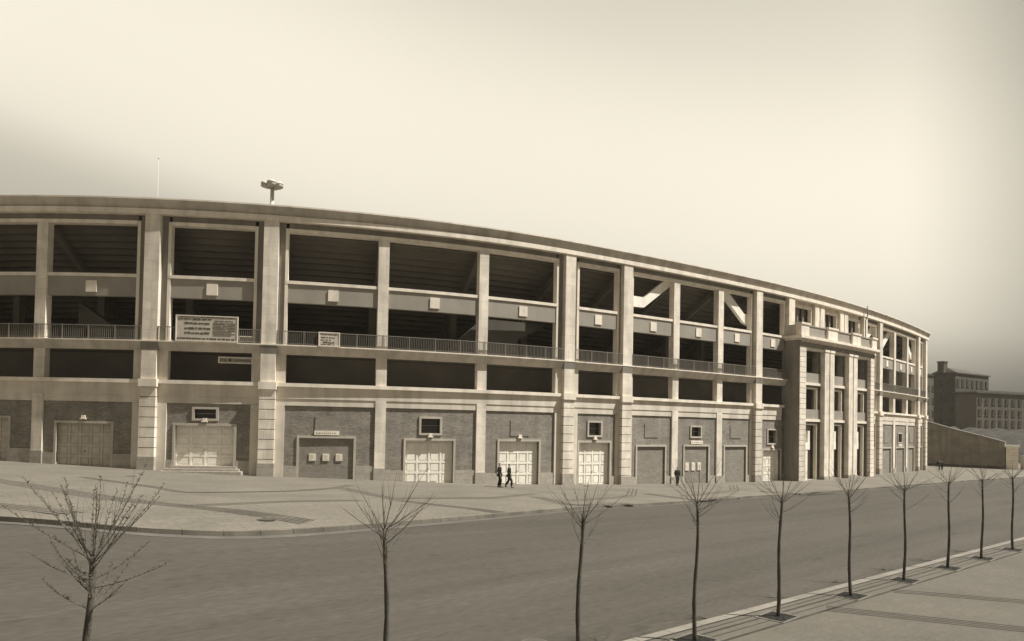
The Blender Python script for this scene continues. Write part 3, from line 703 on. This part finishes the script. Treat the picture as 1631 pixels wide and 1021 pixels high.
for T_, pl in zip(TREES, PITS):
    x, y, g = make_tree(*T_[:9], rad=T_[9])
    ax = Vector((CU, SU)); ax = Vector((math.cos(math.radians(44)), math.sin(math.radians(44))))
    t = thing('tree_pit', (x, y, g), 'square ' + pl, 'tree pit', 'square tree pits in the near pavement')
    b = MB(); nn = 8; rnd = random.Random(int(x * 100)); ex = Vector((ax.x, ax.y, 0)); ey = Vector((-ax.y, ax.x, 0))
    for i in range(nn + 1):
        for j in range(nn + 1):
            e = i in (0, nn) or j in (0, nn); p = Vector((x, y, g)) + ex * (i / nn - .5) * .80 + ey * (j / nn - .5) * .66
            b.v.append((p.x, p.y, g + .006 + (0 if e else rnd.uniform(.0, .03))))
    for i in range(nn):
        for j in range(nn): b.face([i * 9 + j, i * 9 + j + 9, i * 9 + j + 10, i * 9 + j + 1], [(0, 0)] * 4)
    b.build('soil', M['soil'], t)
    b = MB()
    for sx, sy, w, d_ in ((0, .36, .92, .06), (0, -.36, .92, .06), (.43, 0, .06, .66), (-.43, 0, .06, .66)):
        p = Vector((x, y, g - .05)) + ex * sx + ey * sy; b.box(p, (w, d_, .065), (ax.x, ax.y))
    b.build('stone_edging', M['kerb'], t)

for px_, py_, lb in ((-8.2, 24.3, 'small dark manhole cover in the forecourt near the curved kerb'), (6.0, 57.2, 'dark drain cover in the forecourt near the narrow white door'), (-21.5, 40.8, 'dark manhole cover in the forecourt before the leftmost grey door'), (0.6, 15.9, 'round manhole cover in the road behind the third tree')):
    on_road = py_ < 20; z_ = gz(px_, py_) - (.14 if on_road else 0); t = thing('manhole_cover', (px_, py_, z_), lb, 'manhole cover', 'manhole covers')
    MB().tube([(px_, py_, z_ - .02), (px_, py_, z_ + .012)], .33, 20, sm=False).build('rim', M['kerb' if on_road else 'sett'], t)
    MB().tube([(px_, py_, z_ - .02), (px_, py_, z_ + .017)], .27, 20, sm=False).build('lid', M['far_roof'], t)

# ------------------------------------------------------------------ people
def skin_mesh(name, joints, edges, m, parent, levels=1):
    me = bpy.data.meshes.new(name + '_skeleton'); o = bpy.data.objects.new(name + '_skeleton', me); COL.objects.link(o)
    me.from_pydata([j[0] for j in joints], edges, [])
    md = o.modifiers.new('skin', 'SKIN'); md.use_smooth_shade = True; md.branch_smoothing = .3
    sv = me.skin_vertices[0].data if me.skin_vertices else None
    if sv is None:
        import bmesh
        bm = bmesh.new(); bm.from_mesh(me); lay = bm.verts.layers.skin.verify(); bm.to_mesh(me); bm.free(); sv = me.skin_vertices[0].data
    for i, j in enumerate(joints):
        r = j[1]; sv[i].radius = r if hasattr(r, '__len__') else (r, r); sv[i].use_root = (i == 0)
    sb = o.modifiers.new('sub', 'SUBSURF'); sb.levels = levels; sb.render_levels = levels
    dg = bpy.context.evaluated_depsgraph_get(); ev = o.evaluated_get(dg); m2 = bpy.data.meshes.new_from_object(ev)
    bpy.data.objects.remove(o); m2.name = name; m2.materials.clear(); m2.materials.append(m)
    for p in m2.polygons: p.use_smooth = True
    r = bpy.data.objects.new(name, m2); COL.objects.link(r); r.parent = parent
    return r
def person(x, y, face, label, h=1.7, stride=0.0, coat='black', legs='greycloth', arm=(.0, .0), coat_len=.0, bulk=1.0, hat=False, dz=0):
    """Built facing local -Y, then turned by face (radians)."""
    k = h / 1.72; g = gz(x, y) + dz; t = thing('person', (x, y, g), label, 'person', 'people outside the stadium'); t.rotation_euler = (0, 0, face); t.scale = (k, k, k)
    st = stride
    hip = {s: Vector((s * .09, 0, .90)) for s in (-1, 1)}
    knee = {-1: Vector((-.10, -.10 - st * .42, .50)), 1: Vector((.10, -.02 + st * .20, .49))}
    ank = {-1: Vector((-.10, -st * .75 + .02, .085)), 1: Vector((.10, st * .85 + .03, .10 + .03 * (st > .2)))}
    toe = {s: ank[s] + Vector((0, -.17, -.045)) for s in (-1, 1)}
    sh = {s: Vector((s * .19, 0, 1.42)) for s in (-1, 1)}; el = {}; wr = {}
    for s in (-1, 1):
        a = arm[0 if s < 0 else 1]
        el[s] = sh[s] + Vector((s * (.07 + .05 * (bulk - 1)), .03 - a * .18 * s * 0 + a * .05, -.29)); wr[s] = el[s] + Vector((-s * .02 - s * .06 * abs(a), -.10 - a * .22, -.24 + .16 * a))
    J = [(Vector((0, 0, .95)), (.135, .10)), (Vector((0, -.01, 1.15)), (.135, .10)), (Vector((0, 0, 1.36)), (.16, .105)), (Vector((0, .005, 1.47)), (.06, .06)),
         (Vector((0, -.01, 1.54)), (.055, .06)), (Vector((0, -.02, 1.62)), (.075, .092)), (Vector((0, -.01, 1.69)), (.065, .075)), (Vector((0, -.10, 1.605)), (.014, .016))]
    E = [(0, 1), (1, 2), (2, 3), (3, 4), (4, 5), (5, 6), (5, 7)]
    for s in (-1, 1):                                        # ears, arms with five fingers, legs
        J.append((Vector((s * .085, .0, 1.61)), (.010, .02))); E.append((5, len(J) - 1))
        b0 = len(J); J += [(sh[s], .062), (el[s], .045), (wr[s], .030), (wr[s] + Vector((0, -.015, -.07)), (.022, .036))]; E += [(2, b0), (b0, b0 + 1), (b0 + 1, b0 + 2), (b0 + 2, b0 + 3)]
        hp = J[b0 + 3][0]
        for i, (oy, L) in enumerate(((-.03, .065), (-.01, .078), (.012, .072), (.03, .056))):
            J += [(hp + Vector((0, oy, -.035)), .0095), (hp + Vector((-s * .008, oy * 1.1, -.035 - L * .6)), .0085), (hp + Vector((-s * .025, oy * 1.1, -.035 - L)), .007)]
            q = len(J); E += [(b0 + 3, q - 3), (q - 3, q - 2), (q - 2, q - 1)]
        J += [(wr[s] + Vector((0, -.055, -.055)), .0105), (wr[s] + Vector((-s * .01, -.07, -.10)), .0085)]; q = len(J); E += [(b0 + 2, q - 2), (q - 2, q - 1)]
        b1 = len(J); J += [(hip[s], .088), (knee[s], .056), (ank[s], .038), (toe[s], (.036, .026))]; E += [(0, b1), (b1, b1 + 1), (b1 + 1, b1 + 2), (b1 + 2, b1 + 3)]
    skin_mesh('body', [(tuple(j), r) for j, r in J], E, M['skin'], t)
    B = bulk * 1.28
    C = [((0, 0, .93 - .0), (.165 * B, .125 * B)), ((0, -.01, 1.15), (.165 * B, .13 * B)), ((0, 0, 1.36), (.185 * B, .13 * B)), ((0, .005, 1.455), (.085, .08))]; CE = [(0, 1), (1, 2), (2, 3)]
    if coat_len: C.append(((0, 0, .93 - coat_len), (.19 * B, .16 * B))); CE.append((0, 4))
    for s in (-1, 1):
        q = len(C); C += [(tuple(sh[s]), .083 * B), (tuple(el[s]), .064 * B), (tuple(wr[s] + Vector((0, 0, .015))), .046)]; CE += [(2, q), (q, q + 1), (q + 1, q + 2)]
    skin_mesh('jacket', C, CE, M[coat], t)
    Tr = [((0, 0, .97), (.17, .135))]; TE = []
    for s in (-1, 1):
        q = len(Tr); Tr += [(tuple(hip[s]), .125), (tuple(knee[s]), .095), (tuple(ank[s] + Vector((0, 0, .01))), .078)]; TE += [(0, q), (q, q + 1), (q + 1, q + 2)]
    skin_mesh('trousers', Tr, TE, M[legs], t)
    for s in (-1, 1):
        skin_mesh('shoe', [(tuple(ank[s] + Vector((0, .04, -.05))), (.045, .042)), (tuple(ank[s] + Vector((0, -.06, -.05))), (.046, .036)), (tuple(toe[s] + Vector((0, -.03, .0))), (.042, .03))], [(0, 1), (1, 2)], M['shoe'], t)
    skin_mesh('hair', [((0, .025, 1.60), (.078, .075)), ((0, .012, 1.68), (.080, .092)), ((0, -.005, 1.735), (.06, .075))], [(0, 1), (1, 2)], M['hair'], t)
    if hat:
        b = MB(); b.tube([(0, -.01, 1.69), (0, -.01, 1.70), (0, -.01, 1.705), (0, -.01, 1.80), (0, -.01, 1.82)], [.15, .155, .10, .09, .05], 14); b.build('hat', M['black'], t, origin=(0, 0, 0)).parent = t
    return t
person(-.80, 51.3, 1.3, 'dark suited person standing left of a striding one by the white panelled door', 1.70, .12, 'black', 'black', (.3, .1))
person(-.12, 51.3, 1.4, 'dark jacketed person striding away right of a standing one by the white panelled door', 1.68, .30, 'black', 'greycloth', (.5, -.2))
person(14.35, 62.3, .3, 'lone dark clothed person standing before the thin pier beside a bricked doorway', 1.56, .08, 'black', 'black', (.2, .2))
person(63.15, 106.6, .2, 'left of two dark coated figures far off by the boundary wall', 1.52, .22, 'black', 'black', (.8, .8), .30, 1.6)
person(63.75, 106.9, -.2, 'right of two dark coated figures far off by the boundary wall', 1.45, .2, 'black', 'black', (.6, .6), .30, 1.5)

# ------------------------------------------------------------------ boundary wall, gate pillar, low wall
A = Vector((70.5, 125.6)); Bq = Vector((78.9, 115.3)); dv = (Bq - A); L = dv.length; dn_ = dv.normalized()
cen = (A + Bq) / 2; t = thing('boundary_wall', (cen.x, cen.y, -5.35), 'tall dark boundary wall with a sloping pale coping right of the stadium', 'wall')
def prof(f): return interp(f, [(0, 2.15), (.15, 1.95), (.45, .75), (.80, -.45), (1, -1.2)])
def wallmesh(zlo, zhi, th, off=0):
    b = MB(); nrm = Vector((dn_.y, -dn_.x)); n = 24
    for i in range(n + 1):
        f = i / n; p = A + dv * f
        for dd, z in ((off + th / 2, zlo(f)), (off + th / 2, zhi(f)), (off - th / 2, zhi(f)), (off - th / 2, zlo(f))): b.v.append((p.x + nrm.x * dd, p.y + nrm.y * dd, z))
    for i in range(n):
        for j in range(4):
            k = (j + 1) % 4; q = [i * 4 + j, i * 4 + 4 + j, i * 4 + 4 + k, i * 4 + k]; b.face(q, [(L * (x_ // 4) / n, b.v[x_][2]) for x_ in q])
    b.face([0, 1, 2, 3], [(0, 0)] * 4); b.face([n * 4 + 3, n * 4 + 2, n * 4 + 1, n * 4], [(0, 0)] * 4); return b
wallmesh(lambda f: -6.2, prof, .5).build('wall', M['wall'], t)
wallmesh(lambda f: prof(f) + .003, lambda f: prof(f) + .22, .75).build('coping', M['kerb'], t)
wallmesh(lambda f: -6.1, lambda f: -4.95, .62).build('wall_base', M['far_roof'], t)
gx, gy = 79.6, 114.8; t = thing('gate_pillar', (gx, gy, -5.35), 'pale stone gate pillar with a flat cap at the end of the dark wall', 'pillar')
ax = Vector((gx, gy)).normalized(); axp = (ax.y, -ax.x)
b = MB(); z = -6.0
while z < -2.0: b.box((gx, gy, z), (1.6, 1.3, .40), axp); z += .42
b.build('shaft', M['trim'], t)
MB().box((gx, gy, -6), (1.5, 1.2, 4.1), axp).build('joint_backing', M['sett'], t)
b = MB(); b.box((gx, gy, -1.86), (1.95, 1.6, .22), axp); b.box((gx, gy, -1.64), (2.05, 1.7, .14), axp); b.build('cap', M['white'], t)
x0, y0 = 81.4, 115.0; t = thing('low_wall', (x0, y0, -5.35), 'low grey wall with pale posts beyond the gate pillar', 'wall')
MB().box((x0 + 6, y0 + 1.5, -6), (12, .35, 2.2), (.97, .24)).build('wall', M['wall'], t)
b = MB().box((x0 + 6, y0 + 1.5, -3.8), (12.2, .5, .15), (.97, .24)); b.build('coping', M['far_light'], t)
for q in (0.2, 4.1, 8): MB().box((x0 + q * .97, y0 - .1 + q * .24, -6), (.7, .6, 2.9), (.97, .24)).build('post', M['spandrel'], t)

# ------------------------------------------------------------------ far buildings
def far_block(t, c0, dr, dl, wr, wl, z0, z1, m, rows, cols, zrow, ww, wh, lcols=0):
    """c0 near corner, dr / dl unit directions of the right and left faces."""
    b = MB(); p = [c0, c0 + dr * wr, c0 + dr * wr + dl * wl, c0 + dl * wl]
    for z in (z0, z1): b.v += [(q.x, q.y, z) for q in p]
    for i in range(4):
        j = (i + 1) % 4; b.face([i, j, j + 4, i + 4], [(0, z0), (wr, z0), (wr, z1), (0, z1)])
    b.face([4, 5, 6, 7], [(0, 0)] * 4); b.build('wall', M[m], t)
    def win(org, d, nrm, q, z):
        c = org + d * q - nrm * .02
        f = MB().box((c.x, c.y, z), (ww, .3, wh), (d.x, d.y)); w = f.build('window', M['far_glass'], t)
        MB().box((c.x - nrm.x * .05 * -1, c.y + nrm.y * .05, z - .18), (ww + .3, .45, .16), (d.x, d.y)).build('sill', M['far_light'], w)
    for z in zrow:
        for k in range(cols): win(c0, dr, dl, wr * (k + .5) / cols, z)
        for k in range(lcols): win(c0, dl, dr, wl * (k + .5) / lcols, z)
dr = Vector((.845, .535)).normalized(); dl = Vector((-dr.y, dr.x))
c0 = Vector((122.9, 200.0)); t = thing('apartment_building', (c0.x, c0.y, -6), 'tall dark apartment block with hipped roof and chimney, far right', 'building', 'far buildings on the right')
far_block(t, c0, dr, dl, 18.7, 5.9, -6.5, 17.0, 'far_brick', 4, 7, (13.6, 9.9, 6.2, 2.5, -1.2), 1.2, 1.9, 2)
b = MB(); e = .35; p = [c0 - dr * e - dl * e, c0 + dr * (18.7 + e) - dl * e, c0 + dr * (18.7 + e) + dl * (5.9 + e), c0 - dr * e + dl * (5.9 + e)]
ra = c0 + dr * 1.0 + dl * 2.95; rb = c0 + dr * 12.5 + dl * 2.95
b.v = [(q.x, q.y, 17.0) for q in p] + [(q.x, q.y, 17.35) for q in p] + [(ra.x, ra.y, 18.9), (rb.x, rb.y, 18.7)]
for q in ((0, 1, 5, 4), (1, 2, 6, 5), (2, 3, 7, 6), (3, 0, 4, 7), (3, 2, 1, 0), (4, 5, 9, 8), (5, 6, 9), (6, 7, 8, 9), (7, 4, 8)): b.face(list(q), [(0, 0)] * len(q))
rf = b.build('roof', M['far_roof'], t)
cc = c0 - dr * .2 + dl * 3.4; b = MB().box((cc.x, cc.y, 17.2), (2.0, 1.7, 3.0), (dr.x, dr.y)); b.box((cc.x, cc.y, 20.2), (2.3, 2.0, .3), (dr.x, dr.y)); b.build('chimney', M['far_roof'], rf)
d2 = Vector((.93, .36)).normalized(); l2 = Vector((-d2.y, d2.x)); c2 = Vector((123.6, 192.0))
t = thing('apartment_building', (c2.x, c2.y, -6), 'long lower apartment block with rows of small windows before the tall one', 'building', 'far buildings on the right')
far_block(t, c2, d2, l2, 34, 6, -6.5, 11.2, 'far_light', 4, 13, (8.4, 5.4, 2.6, -.2), 1.15, 1.5)
b = MB(); cq = c2 + d2 * 17 + l2 * 3; b.box((cq.x, cq.y, 11.2), (34.8, 6.8, .35), (d2.x, d2.y)); b.box((cq.x, cq.y, 11.55), (33.6, 5.6, .5), (d2.x, d2.y), .97); b.build('roof', M['far_roof'], t)
c3 = Vector((133.0, 232.0)); t = thing('apartment_building', (c3.x, c3.y, -6), 'flat roofed grey block just visible between the stadium end and the tall block', 'building', 'far buildings on the right')
far_block(t, c3, dr, dl, 12, 12, -6.5, 19.0, 'far_light', 3, 4, (14, 10, 6, 2), 1.3, 1.7, 3)
b = MB(); cq = c3 + dr * 6 + dl * 6; b.box((cq.x, cq.y, 19), (12.8, 12.8, .5), (dr.x, dr.y)); b.build('roof', M['far_roof'], t)
# wooded bank behind the wall
b = MB(); rnd = random.Random(6); nx_ = 40
for i in range(nx_ + 1):
    for j, (dp, hz) in enumerate(((0, -6), (3, .4), (9, 1.6), (16, 1.0), (24, -6))):
        x = 72 + i * 1.6; y = 137 + dp + i * .2; b.v.append((x + rnd.uniform(-.5, .5), y + rnd.uniform(-.5, .5), hz - i * .035 + (rnd.uniform(-.5, .7) if hz > -5 else 0)))
for i in range(nx_):
    for j in range(4): q = [i * 5 + j, i * 5 + j + 5, i * 5 + j + 6, i * 5 + j + 1]; b.face(q, [(0, 0)] * 4, True)
tag(b.build('hills', M['bank']), kind='structure')

# ------------------------------------------------------------------ thin dusty air over the whole place
hz_m = bpy.data.materials.new('dusty_air'); hz_m.use_nodes = True; ht = hz_m.node_tree; ht.nodes.clear()
ho = ht.nodes.new('ShaderNodeOutputMaterial'); hv = ht.nodes.new('ShaderNodeVolumePrincipled')
hv.inputs['Color'].default_value = (.9, .85, .74, 1); hv.inputs['Density'].default_value = HAZE; hv.inputs['Anisotropy'].default_value = .2
ht.links.new(hv.outputs[0], ho.inputs['Volume'])
b = MB(); b.box((0, 0, -9.0), (8400, 8400, 36.0)); tag(b.build('haze', hz_m), kind='stuff')
